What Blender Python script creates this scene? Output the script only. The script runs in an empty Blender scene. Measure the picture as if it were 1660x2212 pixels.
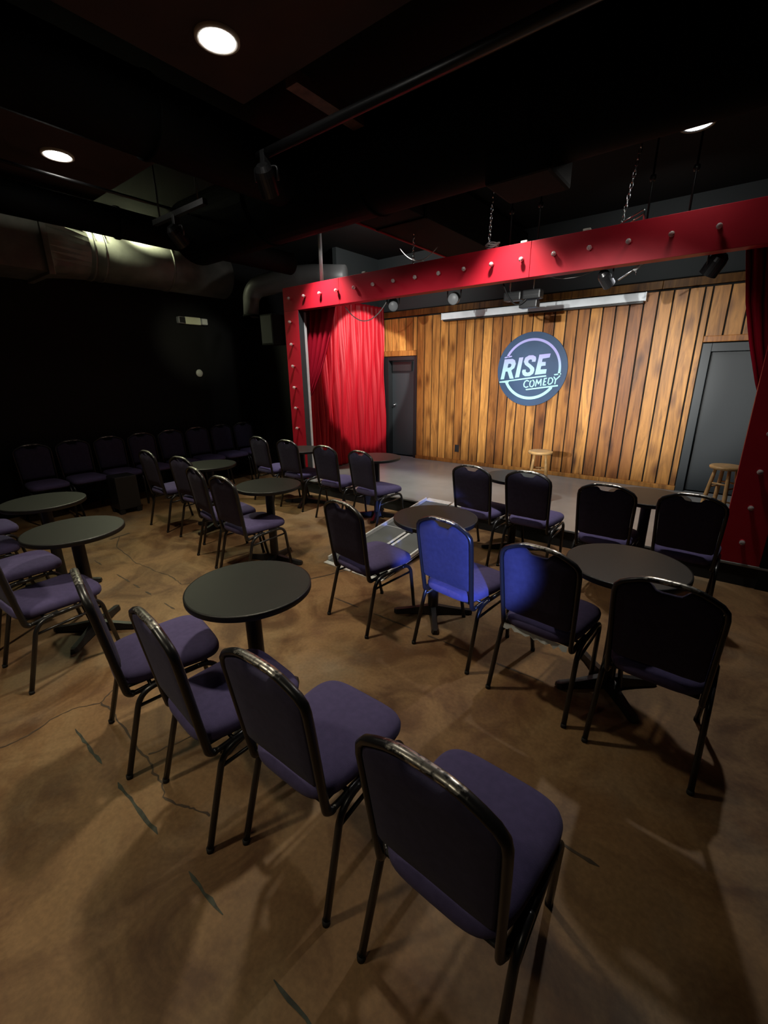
import bpy, bmesh, math, random
from math import sin, cos, pi, radians as R
from mathutils import Vector, Matrix

random.seed(7)
S = bpy.context.scene
C = S.collection

# ------------------------------------------------------------------ camera, world, lights, exposure
cd = bpy.data.cameras.new('camera'); cam = bpy.data.objects.new('camera', cd); C.objects.link(cam)
S.camera = cam
cd.sensor_fit = 'VERTICAL'; cd.sensor_height = 36.0; cd.lens = 36.0*940.27/2212.0
cd.clip_start = 0.02; cd.clip_end = 60
YAW, PIT, ROL = 0.662738, 0.305977, -0.0108896
fwd = Vector((-sin(YAW)*cos(PIT), cos(YAW)*cos(PIT), -sin(PIT)))
rt = Vector((cos(YAW), sin(YAW), 0)); up = rt.cross(fwd)
r2 = cos(ROL)*rt + sin(ROL)*up; u2 = -sin(ROL)*rt + cos(ROL)*up
M = Matrix.Identity(4)
for i in range(3):
    M[i][0] = r2[i]; M[i][1] = u2[i]; M[i][2] = -fwd[i]
M.translation = (0, 0, 1.664)
cam.matrix_world = M

w = bpy.data.worlds.new('world'); S.world = w; w.use_nodes = True
w.node_tree.nodes['Background'].inputs[0].default_value = (0.5, 0.5, 0.55, 1)
w.node_tree.nodes['Background'].inputs[1].default_value = 0.0002

S.view_settings.view_transform = 'Standard'; S.view_settings.look = 'None'
S.view_settings.gamma = 1.0; S.view_settings.use_curve_mapping = False
S.view_settings.exposure = 0.0
S.cycles.use_denoising = True
S.cycles.max_bounces = 8; S.cycles.sample_clamp_indirect = 4.0

def spot(name, loc, target, energy, size, blend, color, radius=0.05):
    l = bpy.data.lights.new(name, 'SPOT'); l.energy = energy; l.spot_size = R(size); l.spot_blend = blend
    l.color = color; l.shadow_soft_size = radius
    o = bpy.data.objects.new(name, l); C.objects.link(o); o.location = loc
    d = Vector(target)-Vector(loc); o.rotation_euler = d.to_track_quat('-Z', 'Y').to_euler()
    return o

CAN = (1.0, 0.88, 0.66)
# downlights of the two recessed cans in view, and the cans of the same grid behind the camera
spot('downlight', (-2.24, 1.62, 3.15), (-2.24, 1.66, 0), 162, 93, 1.0, CAN, 0.08)
spot('downlight', (-4.15, 1.54, 3.15), (-4.05, 1.66, 0), 98, 96, 1.0, CAN, 0.08)
spot('downlight', (-2.2, -0.9, 3.15), (-2.3, -0.6, 0), 132, 104, 1.0, CAN, 0.10)
spot('downlight', (-0.3, -0.9, 3.15), (-0.3, -0.9, 0), 24, 110, 1.0, CAN, 0.10)
# row of cans just in front of the stage beam
BEAMC = (1.0, 0.95, 0.88)
for x, e, ty, sz in ((-4.2, 210, 4.75, 86), (-2.97, 260, 4.75, 86), (-1.82, 190, 4.6, 82), (-0.5, 85, 2.5, 98)):
    spot('beam_downlight', (x, 3.88, 3.21), (x, ty, 0), e, sz, 0.9, BEAMC, 0.05)
# stage key lights, thrown low from the back of the house over the audience
KEY = (1.0, 0.99, 0.95)
for x, e, sx in ((-4.5, 800, -0.3), (-3.5, 1850, -0.3), (-2.4, 1900, -0.3), (-1.45, 1700, -0.6), (-0.62, 1500, -1.9)):
    spot('stage_key_light', (sx, -2.5, 2.12), (x, 6.67, 1.50), e, 17.5, 0.7, KEY, 0.04)
# unseen lamp washing the side curtain, placed behind the pipe to deepen its folds
spot('curtain_lamp', (-3.35, 5.85, 2.62), (-5.12, 6.02, 1.78), 300, 55, 0.14, KEY, 0.02)
# two lamps on the stage pipe washing the rear stage floor and the foot of the plank wall
for x in (-3.0, -1.0):
    spot('stage_wash', (x, 4.62, 2.55), (x, 6.35, 0.2), 125, 95, 1.0, (0.97, 0.99, 1.0), 0.05)
# added fill for the emergency light and left wall, placed by the house lamp
spot('wall_fill_light', (-3.98, 2.40, 2.70), (-6.85, 3.95, 2.15), 85, 24, 1.0, (1.0, 1.0, 0.72), 0.04)
# unseen fill lights added above the stage for its upper walls and trim
spot('stage_fill_light', (-3.55, 4.80, 3.02), (-4.7, 5.9, 3.15), 48, 150, 1.0, KEY, 0.05)
spot('stage_fill_light', (-1.0, 5.25, 2.98), (-0.9, 6.67, 2.80), 13, 140, 1.0, KEY, 0.05)
# wall-side can over the round duct
for y in (2.35, 3.05):
    spot('duct_downlight', (-6.26, y, 3.53), (-6.34, y, 2.0), 75, 140, 0.6, (0.95, 1.0, 0.62), 0.05)
# small blue lamp low behind the camera at the right
spot('blue_effect_light', (1.30, -0.75, 1.42), (-1.02, 2.0, 0.66), 1600, 10.2, 0.45, (0.19, 0.30, 1.0), 0.04)

# ------------------------------------------------------------------ helpers
def nodes(name):
    m = bpy.data.materials.new(name); m.use_nodes = True
    nt = m.node_tree; b = nt.nodes['Principled BSDF']
    return m, nt, b

def mat(name, col, rough=0.5, metal=0.0, spec=0.5, bump=0.0, bscale=200.0, var=0.0, vscale=6.0, sheen=0.0, coat=0.0):
    m, nt, b = nodes(name)
    b.inputs['Base Color'].default_value = (*col, 1); b.inputs['Roughness'].default_value = rough
    b.inputs['Metallic'].default_value = metal; b.inputs['Specular IOR Level'].default_value = spec
    if sheen: b.inputs['Sheen Weight'].default_value = sheen
    if coat: b.inputs['Coat Weight'].default_value = coat; b.inputs['Coat Roughness'].default_value = 0.15
    tc = nt.nodes.new('ShaderNodeTexCoord')
    if var:
        n = nt.nodes.new('ShaderNodeTexNoise'); n.inputs['Scale'].default_value = vscale; n.inputs['Detail'].default_value = 6
        nt.links.new(tc.outputs['Object'], n.inputs['Vector'])
        mr = nt.nodes.new('ShaderNodeMapRange'); mr.inputs[3].default_value = 1-var; mr.inputs[4].default_value = 1+var
        mr.inputs[1].default_value = 0.3; mr.inputs[2].default_value = 0.7
        nt.links.new(n.outputs['Fac'], mr.inputs[0])
        mx = nt.nodes.new('ShaderNodeVectorMath'); mx.operation = 'SCALE'
        mx.inputs[0].default_value = col
        nt.links.new(mr.outputs[0], mx.inputs['Scale']); nt.links.new(mx.outputs[0], b.inputs['Base Color'])
    if bump:
        n = nt.nodes.new('ShaderNodeTexNoise'); n.inputs['Scale'].default_value = bscale; n.inputs['Detail'].default_value = 3
        nt.links.new(tc.outputs['Object'], n.inputs['Vector'])
        bp = nt.nodes.new('ShaderNodeBump'); bp.inputs['Strength'].default_value = bump; bp.inputs['Distance'].default_value = 0.002
        nt.links.new(n.outputs['Fac'], bp.inputs['Height']); nt.links.new(bp.outputs[0], b.inputs['Normal'])
    return m

def emis(name, col, s):
    m, nt, b = nodes(name)
    b.inputs['Base Color'].default_value = (*col, 1)
    b.inputs['Emission Color'].default_value = (*col, 1); b.inputs['Emission Strength'].default_value = s
    return m

def link(o, parent=None):
    C.objects.link(o)
    if parent is not None: o.parent = parent
    return o

def obj(name, bm, m, parent=None, smooth=False, loc=None):
    me = bpy.data.meshes.new(name)
    bmesh.ops.recalc_face_normals(bm, faces=bm.faces)
    bm.to_mesh(me); bm.free()
    for mm in (m if isinstance(m, (list, tuple)) else [m]): me.materials.append(mm)
    if smooth:
        for p in me.polygons: p.use_smooth = True
    o = bpy.data.objects.new(name, me)
    if loc is not None: o.location = loc
    return link(o, parent)

def tag(o, label, cat, group=None):
    o['label'] = label; o['category'] = cat
    if group: o['group'] = group
    return o

def thing(name, label, cat, loc=(0, 0, 0), rz=0.0, group=None):
    o = bpy.data.objects.new(name, None); o.empty_display_size = 0.1
    o.location = loc; o.rotation_euler = (0, 0, rz)
    C.objects.link(o)
    return tag(o, label, cat, group)

def struct(name, bm, m, parent=None, smooth=False):
    o = obj(name, bm, m, parent, smooth); o['kind'] = 'structure'; return o

def dup(root, loc, rz, label, group=None):
    r = root.copy(); C.objects.link(r); r.location = loc; r.rotation_euler = (0, 0, rz); r['label'] = label
    if group: r['group'] = group
    for ch in list(root.children):
        c = ch.copy(); C.objects.link(c); c.parent = r
        for g in list(ch.children):
            d = g.copy(); C.objects.link(d); d.parent = c
    return r

B = bmesh.new

def box(bm, x0, x1, y0, y1, z0, z1, bev=0.0, mtx=None):
    r = bmesh.ops.create_cube(bm, size=1)
    vs = r['verts']
    for v in vs:
        v.co = Vector(((x0+x1)/2+v.co.x*(x1-x0), (y0+y1)/2+v.co.y*(y1-y0), (z0+z1)/2+v.co.z*(z1-z0)))
    if bev:
        es = list({e for v in vs for e in v.link_edges})
        q = bmesh.ops.bevel(bm, geom=es, offset=bev, segments=2, affect='EDGES', profile=0.6)
        vs = list({v for f in q['faces'] for v in f.verts} | {v for v in vs if v.is_valid})
    if mtx is not None:
        bmesh.ops.transform(bm, matrix=mtx, verts=[v for v in vs if v.is_valid])
    return bm

def fillet(pts, rad, n=6):
    pts = [Vector(p) for p in pts]; out = [pts[0]]
    for i in range(1, len(pts)-1):
        p, a, b = pts[i], pts[i-1]-pts[i], pts[i+1]-pts[i]
        la, lb = a.length, b.length
        r = min(rad, la*0.48, lb*0.48)
        if r < 1e-5 or a.angle(b) > 3.1: out.append(p); continue
        s, e = p+a/la*r, p+b/lb*r
        for k in range(n+1):
            t = k/n; out.append((1-t)**2*s+2*t*(1-t)*p+t*t*e)
    out.append(pts[-1]); return out

def tube(bm, pts, r, seg=12, cap=True, flat=1.0, ref=None):
    """sweep a circle (flattened by `flat` across ref) along pts"""
    pts = [Vector(p) for p in pts]; n = len(pts)
    rs = r if isinstance(r, (list, tuple)) else [r]*n
    rings = []; nrm = None
    for i, p in enumerate(pts):
        t = (pts[min(i+1, n-1)]-pts[max(i-1, 0)]).normalized()
        if ref is not None:
            nrm = Vector(ref)-t*t.dot(Vector(ref))
            nrm = nrm.normalized() if nrm.length > 1e-4 else t.orthogonal().normalized()
        elif nrm is None:
            nrm = t.orthogonal().normalized()
        else:
            nrm = (nrm-t*t.dot(nrm)); nrm = nrm.normalized() if nrm.length > 1e-6 else t.orthogonal().normalized()
        bn = t.cross(nrm)
        rings.append([bm.verts.new(p+nrm*cos(2*pi*k/seg)*rs[i]+bn*sin(2*pi*k/seg)*rs[i]*flat) for k in range(seg)])
    for a, b in zip(rings, rings[1:]):
        for k in range(seg): bm.faces.new((a[k], a[(k+1) % seg], b[(k+1) % seg], b[k]))
    if cap: bm.faces.new(rings[0][::-1]); bm.faces.new(rings[-1])
    return bm

def lathe(bm, prof, seg=24, mtx=None):
    rings = []; new = []
    for r, z in prof:
        if r < 1e-6: v = [bm.verts.new((0, 0, z))]
        else: v = [bm.verts.new((r*cos(2*pi*k/seg), r*sin(2*pi*k/seg), z)) for k in range(seg)]
        rings.append(v); new += v
    for a, b in zip(rings, rings[1:]):
        for k in range(seg):
            j = (k+1) % seg
            if len(a) == 1 and len(b) == 1: continue
            if len(a) == 1: bm.faces.new((a[0], b[j], b[k]))
            elif len(b) == 1: bm.faces.new((a[k], a[j], b[0]))
            else: bm.faces.new((a[k], a[j], b[j], b[k]))
    if mtx is not None: bmesh.ops.transform(bm, matrix=mtx, verts=new)
    return bm

def prism(bm, poly, d0, d1, axis='Y'):
    """poly in the XZ plane (axis Y) or XY plane (axis Z), extruded d0..d1"""
    def P(a, b, d): return (a, d, b) if axis == 'Y' else (a, b, d)
    A = [bm.verts.new(P(a, b, d0)) for a, b in poly]; D = [bm.verts.new(P(a, b, d1)) for a, b in poly]
    n = len(poly)
    bm.faces.new(A[::-1]); bm.faces.new(D)
    for k in range(n): bm.faces.new((A[k], A[(k+1) % n], D[(k+1) % n], D[k]))
    return bm

def ribbon(bm, pts, wd, d0, d1, axis='Y', closed=False):
    """flat stroke of width wd along 2-D pts, extruded d0..d1, round ends"""
    v = [Vector(p) for p in pts]; n = len(v); L, Rr = [], []
    for i in range(n):
        a = v[max(i-1, 0)]; b = v[min(i+1, n-1)]
        t = (b-a).normalized(); q = Vector((-t.y, t.x))
        ww = wd[i] if isinstance(wd, (list, tuple)) else wd
        L.append(v[i]+q*ww/2); Rr.append(v[i]-q*ww/2)
    ww = wd[-1] if isinstance(wd, (list, tuple)) else wd
    t = (v[-1]-v[-2]).normalized(); q = Vector((-t.y, t.x))
    capE = [v[-1]+(q*cos(a)+t*sin(a))*ww/2 for a in (pi/4, pi/2, 3*pi/4)]
    ww = wd[0] if isinstance(wd, (list, tuple)) else wd
    t = (v[0]-v[1]).normalized(); q = Vector((-t.y, t.x))
    capS = [v[0]+(q*cos(a)+t*sin(a))*ww/2 for a in (pi/4, pi/2, 3*pi/4)]
    def P(p, d): return (p.x, d, p.y) if axis == 'Y' else (p.x, p.y, d)
    for i in range(n-1):
        f = [bm.verts.new(P(p, d0)) for p in (L[i], L[i+1], Rr[i+1], Rr[i])]
        g = [bm.verts.new(P(p, d1)) for p in (L[i], L[i+1], Rr[i+1], Rr[i])]
        bm.faces.new(f); bm.faces.new(g[::-1])
        bm.faces.new((f[0], f[1], g[1], g[0])); bm.faces.new((f[2], f[3], g[3], g[2]))
    for ring in ([L[-1]]+capE+[Rr[-1]], [Rr[0]]+capS+[L[0]]):
        f = [bm.verts.new(P(p, d0)) for p in ring]; g = [bm.verts.new(P(p, d1)) for p in ring]
        bm.faces.new(f); bm.faces.new(g[::-1])
        for k in range(len(ring)-1): bm.faces.new((f[k], f[k+1], g[k+1], g[k]))
    return bm

def rotz(a): return Matrix.Rotation(a, 4, 'Z')
def aim(loc, d):
    """matrix placing +Z along direction d at loc"""
    q = Vector(d).to_track_quat('Z', 'Y'); return Matrix.Translation(loc) @ q.to_matrix().to_4x4()

# ------------------------------------------------------------------ materials
BLACKWALL = mat('black_wall_paint', (0.006, 0.006, 0.006), 0.75, spec=0.3, bump=0.15, bscale=60)
BLACKCEIL = mat('black_ceiling_paint', (0.004, 0.004, 0.004), 0.9, spec=0.2)
REDCEIL = mat('dark_maroon_ceiling', (0.045, 0.020, 0.017), 0.85, var=0.25, vscale=3)
GREYWALL = mat('dark_grey_wall_paint', (0.055, 0.066, 0.07), 0.7, bump=0.1, bscale=50)
DOORGREY = mat('charcoal_door_paint', (0.030, 0.037, 0.041), 0.5, bump=0.08, bscale=80)
DOORBLACK = mat('black_door_paint', (0.011, 0.012, 0.013), 0.5)
DUCTBLACK = mat('black_duct_paint', (0.0022, 0.0022, 0.0022), 0.75, spec=0.06, var=0.3, vscale=4)
DUCTGREY = mat('dull_duct_metal', (0.20, 0.20, 0.18), 0.5, metal=0.3, var=0.25, vscale=5)
CONDUIT = mat('black_painted_conduit', (0.010, 0.010, 0.011), 0.4, metal=0.2)
COPPERWOOD = mat('reddish_strut', (0.13, 0.06, 0.045), 0.5, var=0.4, vscale=20)
CHROME = mat('bright_steel', (0.72, 0.74, 0.76), 0.22, metal=1.0)
GALV = mat('galvanised_steel', (0.75, 0.77, 0.80), 0.4, metal=0.35)
ALU = mat('aluminium', (0.72, 0.74, 0.74), 0.42, metal=0.3, var=0.12, vscale=25)
GRIP = mat('grey_grip_tread', (0.085, 0.09, 0.09), 0.75, bump=0.6, bscale=400)
STAGEGREY = None
REDPAINT = mat('red_beam_paint', (0.42, 0.008, 0.022), 0.5, spec=0.3, bump=0.1, bscale=120, var=0.06, vscale=2)
CURTAIN = mat('red_velour', (0.40, 0.004, 0.013), 0.52, spec=0.26, sheen=0.0, bump=0.2, bscale=300)
DARKCURT = mat('red_velour_drape', (0.30, 0.004, 0.018), 0.9, spec=0.1)
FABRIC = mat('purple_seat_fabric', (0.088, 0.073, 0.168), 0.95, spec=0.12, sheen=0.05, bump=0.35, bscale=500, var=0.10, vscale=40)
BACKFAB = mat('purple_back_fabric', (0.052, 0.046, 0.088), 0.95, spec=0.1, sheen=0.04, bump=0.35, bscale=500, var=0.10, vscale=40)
SEATPAN = mat('black_seat_underside', (0.010, 0.010, 0.010), 0.7)
ENAMEL = mat('black_chair_enamel', (0.014, 0.014, 0.015), 0.30, spec=0.6)
RUBBER = mat('black_rubber', (0.01, 0.01, 0.01), 0.8)
LINING = mat('torn_white_lining', (0.62, 0.66, 0.66), 0.9)
TOPLAM = mat('charcoal_laminate', (0.021, 0.023, 0.021), 0.42, spec=0.30, bump=0.12, bscale=500, var=0.08, vscale=6)
TOPEDGE = mat('black_table_edge', (0.010, 0.010, 0.010), 0.45)
IRON = mat('black_cast_iron', (0.012, 0.012, 0.013), 0.42, bump=0.1, bscale=200)
STOOLWOOD = mat('pale_stool_wood', (0.55, 0.33, 0.13), 0.4, var=0.2, vscale=18)
WHITEPLASTIC = mat('white_plastic', (0.72, 0.73, 0.66), 0.4)
PALEBOX = mat('cream_plastic', (0.74, 0.76, 0.55), 0.4)
LAMPGREY = mat('grey_lamp_lens', (0.30, 0.31, 0.32), 0.3)
SCREENWHITE = mat('white_screen_case', (0.80, 0.86, 0.90), 0.4, var=0.08, vscale=8)
BLACKPLASTIC = mat('black_plastic', (0.02, 0.021, 0.022), 0.4)
BLACKCAN = mat('black_lamp_can', (0.015, 0.015, 0.016), 0.3)
LENSGREY = mat('led_lens_grey', (0.24, 0.25, 0.26), 0.4, bump=0.5, bscale=150)
SIGNBLUE = mat('navy_sign_face', (0.030, 0.068, 0.145), 0.45, var=0.12, vscale=4)
CABLE = mat('grey_cable', (0.35, 0.34, 0.33), 0.5)
BLKCABLE = mat('black_cable', (0.015, 0.015, 0.015), 0.5)
CANGLOW = emis('lit_can_lens', (1.0, 0.97, 0.90), 30.0)
BULBGLOW = emis('lit_bulb', (1.0, 1.0, 0.80), 25.0)
WHITETRIM = mat('white_can_trim', (0.6, 0.55, 0.5), 0.5)
OUTLET = mat('dark_outlet_plate', (0.02, 0.02, 0.022), 0.4)

def worn_frame():
    m, nt, b = nodes('black_enamel_worn_at_crown')
    b.inputs['Specular IOR Level'].default_value = 0.6
    tc = nt.nodes.new('ShaderNodeTexCoord'); sx = nt.nodes.new('ShaderNodeSeparateXYZ')
    nt.links.new(tc.outputs['Object'], sx.inputs[0])
    mr = nt.nodes.new('ShaderNodeMapRange'); mr.inputs[1].default_value = 0.872; mr.inputs[2].default_value = 0.900
    nt.links.new(sx.outputs['Z'], mr.inputs[0])
    n = nt.nodes.new('ShaderNodeTexNoise'); n.inputs['Scale'].default_value = 70; n.inputs['Detail'].default_value = 5
    nt.links.new(tc.outputs['Object'], n.inputs['Vector'])
    mu = nt.nodes.new('ShaderNodeMath'); mu.operation = 'MULTIPLY'
    nt.links.new(mr.outputs[0], mu.inputs[0]); nt.links.new(n.outputs['Fac'], mu.inputs[1])
    cr = nt.nodes.new('ShaderNodeValToRGB'); cr.color_ramp.elements[0].position = 0.36; cr.color_ramp.elements[1].position = 0.52
    cr.color_ramp.elements[0].color = (0, 0, 0, 1); cr.color_ramp.elements[1].color = (1, 1, 1, 1)
    nt.links.new(mu.outputs[0], cr.inputs[0])
    mx = nt.nodes.new('ShaderNodeMix'); mx.data_type = 'RGBA'
    mx.inputs[6].default_value = (0.014, 0.014, 0.015, 1); mx.inputs[7].default_value = (0.62, 0.60, 0.54, 1)
    nt.links.new(cr.outputs[0], mx.inputs[0]); nt.links.new(mx.outputs[2], b.inputs['Base Color'])
    nt.links.new(cr.outputs[0], b.inputs['Metallic'])
    b.inputs['Roughness'].default_value = 0.32
    return m
WORN = worn_frame()

def glass():
    m, nt, b = nodes('clear_bulb_glass')
    b.inputs['Base Color'].default_value = (1, 0.97, 0.95, 1); b.inputs['Roughness'].default_value = 0.08
    b.inputs['Transmission Weight'].default_value = 0.72; b.inputs['IOR'].default_value = 1.45
    return m
GLASS = glass()

def floor_mat():
    m, nt, b = nodes('stained_concrete')
    tc = nt.nodes.new('ShaderNodeTexCoord')
    def noise(sc, det, dist=0.0, off=(0, 0, 0)):
        mp = nt.nodes.new('ShaderNodeMapping'); mp.inputs['Location'].default_value = off
        nt.links.new(tc.outputs['Object'], mp.inputs[0])
        n = nt.nodes.new('ShaderNodeTexNoise'); n.inputs['Scale'].default_value = sc; n.inputs['Detail'].default_value = det
        n.inputs['Distortion'].default_value = dist; n.inputs['Roughness'].default_value = 0.6
        nt.links.new(mp.outputs[0], n.inputs['Vector']); return n
    a = noise(1.1, 5, 0.6)
    cr = nt.nodes.new('ShaderNodeValToRGB'); e = cr.color_ramp.elements
    e[0].position = 0.30; e[0].color = (0.168, 0.087, 0.045, 1)
    e[1].position = 0.70; e[1].color = (0.262, 0.172, 0.083, 1)
    x = e.new(0.45); x.color = (0.242, 0.138, 0.061, 1)
    x = e.new(0.58); x.color = (0.222, 0.130, 0.057, 1)
    nt.links.new(a.outputs['Fac'], cr.inputs[0])
    # darker brown blotches
    d = noise(2.3, 8, 1.2, (3.1, 1.7, 0))
    cr2 = nt.nodes.new('ShaderNodeValToRGB'); e = cr2.color_ramp.elements
    e[0].position = 0.36; e[0].color = (0.42, 0.34, 0.30, 1); e[1].position = 0.56; e[1].color = (1, 1, 1, 1)
    nt.links.new(d.outputs['Fac'], cr2.inputs[0])
    mx = nt.nodes.new('ShaderNodeMix'); mx.data_type = 'RGBA'; mx.blend_type = 'MULTIPLY'; mx.inputs[0].default_value = 0.92
    nt.links.new(cr.outputs[0], mx.inputs[6]); nt.links.new(cr2.outputs[0], mx.inputs[7])
    # pale worn grey patches
    g = noise(0.8, 6, 0.4, (7.3, 2.2, 0))
    cr3 = nt.nodes.new('ShaderNodeValToRGB'); e = cr3.color_ramp.elements
    e[0].position = 0.52; e[0].color = (0, 0, 0, 1); e[1].position = 0.72; e[1].color = (0.55, 0.55, 0.55, 1)
    nt.links.new(g.outputs['Fac'], cr3.inputs[0])
    mx2 = nt.nodes.new('ShaderNodeMix'); mx2.data_type = 'RGBA'; mx2.inputs[7].default_value = (0.24, 0.20, 0.14, 1)
    nt.links.new(cr3.outputs[0], mx2.inputs[0]); nt.links.new(mx.outputs[2], mx2.inputs[6])
    # fine speckle
    f = noise(55, 4)
    mr = nt.nodes.new('ShaderNodeMapRange'); mr.inputs[1].default_value = 0.3; mr.inputs[2].default_value = 0.7
    mr.inputs[3].default_value = 0.86; mr.inputs[4].default_value = 1.14
    nt.links.new(f.outputs['Fac'], mr.inputs[0])
    vm = nt.nodes.new('ShaderNodeVectorMath'); vm.operation = 'SCALE'
    nt.links.new(mx2.outputs[2], vm.inputs[0]); nt.links.new(mr.outputs[0], vm.inputs['Scale'])
    nt.links.new(vm.outputs[0], b.inputs['Base Color'])
    mr2 = nt.nodes.new('ShaderNodeMapRange'); mr2.inputs[3].default_value = 0.46; mr2.inputs[4].default_value = 0.68
    nt.links.new(d.outputs['Fac'], mr2.inputs[0]); nt.links.new(mr2.outputs[0], b.inputs['Roughness'])
    b.inputs['Specular IOR Level'].default_value = 0.33
    bp = nt.nodes.new('ShaderNodeBump'); bp.inputs['Strength'].default_value = 0.08; bp.inputs['Distance'].default_value = 0.003
    nt.links.new(a.outputs['Fac'], bp.inputs['Height']); nt.links.new(bp.outputs[0], b.inputs['Normal'])
    return m
FLOOR = floor_mat()
CRACK = mat('dark_crack_filler', (0.055, 0.036, 0.02), 0.7, var=0.4, vscale=9)
TAPE = mat('worn_green_tape', (0.035, 0.042, 0.028), 0.7, var=0.5, vscale=30)
STAGEGREY = mat('grey_stage_paint', (0.24, 0.245, 0.24), 0.27, spec=0.5, var=0.12, vscale=2.5)

def wood_mat(name, tint=1.0):
    m, nt, b = nodes(name)
    tc = nt.nodes.new('ShaderNodeTexCoord'); ge = nt.nodes.new('ShaderNodeNewGeometry')
    # each plank shifts the grain so neighbours differ
    cmb = nt.nodes.new('ShaderNodeCombineXYZ')
    mu = nt.nodes.new('ShaderNodeMath'); mu.operation = 'MULTIPLY'; mu.inputs[1].default_value = 40
    nt.links.new(ge.outputs['Random Per Island'], mu.inputs[0]); nt.links.new(mu.outputs[0], cmb.inputs[2])
    nt.links.new(mu.outputs[0], cmb.inputs[0])
    ad = nt.nodes.new('ShaderNodeVectorMath'); ad.operation = 'ADD'
    nt.links.new(tc.outputs['Object'], ad.inputs[0]); nt.links.new(cmb.outputs[0], ad.inputs[1])
    mp = nt.nodes.new('ShaderNodeMapping'); mp.inputs['Scale'].default_value = (8, 8, 0.8)
    nt.links.new(ad.outputs[0], mp.inputs[0])
    n = nt.nodes.new('ShaderNodeTexNoise'); n.inputs['Scale'].default_value = 1.3; n.inputs['Detail'].default_value = 8
    n.inputs['Distortion'].default_value = 1.6; n.inputs['Roughness'].default_value = 0.62
    nt.links.new(mp.outputs[0], n.inputs['Vector'])
    cr = nt.nodes.new('ShaderNodeValToRGB'); e = cr.color_ramp.elements
    e[0].position = 0.27; e[0].color = (0.10*tint, 0.042*tint, 0.014*tint, 1)
    e[1].position = 0.74; e[1].color = (0.64*tint, 0.325*tint, 0.08*tint, 1)
    x = e.new(0.43); x.color = (0.34*tint, 0.150*tint, 0.036*tint, 1)
    x = e.new(0.56); x.color = (0.48*tint, 0.215*tint, 0.050*tint, 1)
    nt.links.new(n.outputs['Fac'], cr.inputs[0])
    # knots
    mp2 = nt.nodes.new('ShaderNodeMapping'); mp2.inputs['Scale'].default_value = (5.0, 5.0, 2.2)
    nt.links.new(ad.outputs[0], mp2.inputs[0])
    v = nt.nodes.new('ShaderNodeTexVoronoi'); v.inputs['Scale'].default_value = 1.0
    nt.links.new(mp2.outputs[0], v.inputs['Vector'])
    kr = nt.nodes.new('ShaderNodeValToRGB'); e = kr.color_ramp.elements
    e[0].position = 0.05; e[0].color = (0.30, 0.22, 0.18, 1); e[1].position = 0.34; e[1].color = (1, 1, 1, 1)
    nt.links.new(v.outputs['Distance'], kr.inputs[0])
    mx = nt.nodes.new('ShaderNodeMix'); mx.data_type = 'RGBA'; mx.blend_type = 'MULTIPLY'; mx.inputs[0].default_value = 0.85
    nt.links.new(cr.outputs[0], mx.inputs[6]); nt.links.new(kr.outputs[0], mx.inputs[7])
    # plank to plank tone
    wn = nt.nodes.new('ShaderNodeTexWhiteNoise'); wn.noise_dimensions = '1D'
    nt.links.new(mu.outputs[0], wn.inputs['W'])
    tr = nt.nodes.new('ShaderNodeValToRGB'); e = tr.color_ramp.elements
    e[0].position = 0.0; e[0].color = (0.55, 0.42, 0.36, 1); e[1].position = 1.0; e[1].color = (1.22, 1.22, 1.2, 1)
    x = e.new(0.35); x.color = (0.85, 0.78, 0.72, 1); x = e.new(0.6); x.color = (1.05, 1.03, 1.0, 1)
    nt.links.new(wn.outputs['Value'], tr.inputs[0])
    m2 = nt.nodes.new('ShaderNodeMix'); m2.data_type = 'RGBA'; m2.blend_type = 'MULTIPLY'; m2.inputs[0].default_value = 1.0
    nt.links.new(mx.outputs[2], m2.inputs[6]); nt.links.new(tr.outputs[0], m2.inputs[7])
    nt.links.new(m2.outputs[2], b.inputs['Base Color'])
    b.inputs['Roughness'].default_value = 0.48; b.inputs['Specular IOR Level'].default_value = 0.35
    bp = nt.nodes.new('ShaderNodeBump'); bp.inputs['Strength'].default_value = 0.25; bp.inputs['Distance'].default_value = 0.003
    nt.links.new(n.outputs['Fac'], bp.inputs['Height']); nt.links.new(bp.outputs[0], b.inputs['Normal'])
    return m
WOOD = wood_mat('stained_pine_planks')
WOODDARK = wood_mat('dark_stained_board', 0.55)
GAP = mat('black_gap', (0.006, 0.005, 0.004), 0.9)

def logo_mat():
    m, nt, b = nodes('logo_print_violet_to_mint')
    tc = nt.nodes.new('ShaderNodeTexCoord'); sx = nt.nodes.new('ShaderNodeSeparateXYZ')
    nt.links.new(tc.outputs['Object'], sx.inputs[0])
    mr = nt.nodes.new('ShaderNodeMapRange'); mr.inputs[1].default_value = -0.15; mr.inputs[2].default_value = 0.20
    nt.links.new(sx.outputs['Z'], mr.inputs[0])
    cr = nt.nodes.new('ShaderNodeValToRGB'); e = cr.color_ramp.elements
    e[0].position = 0; e[0].color = (0.42, 0.86, 0.82, 1); e[1].position = 1; e[1].color = (0.42, 0.40, 0.80, 1)
    nt.links.new(mr.outputs[0], cr.inputs[0]); nt.links.new(cr.outputs[0], b.inputs['Base Color'])
    b.inputs['Roughness'].default_value = 0.45
    return m
LOGO = logo_mat()

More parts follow.
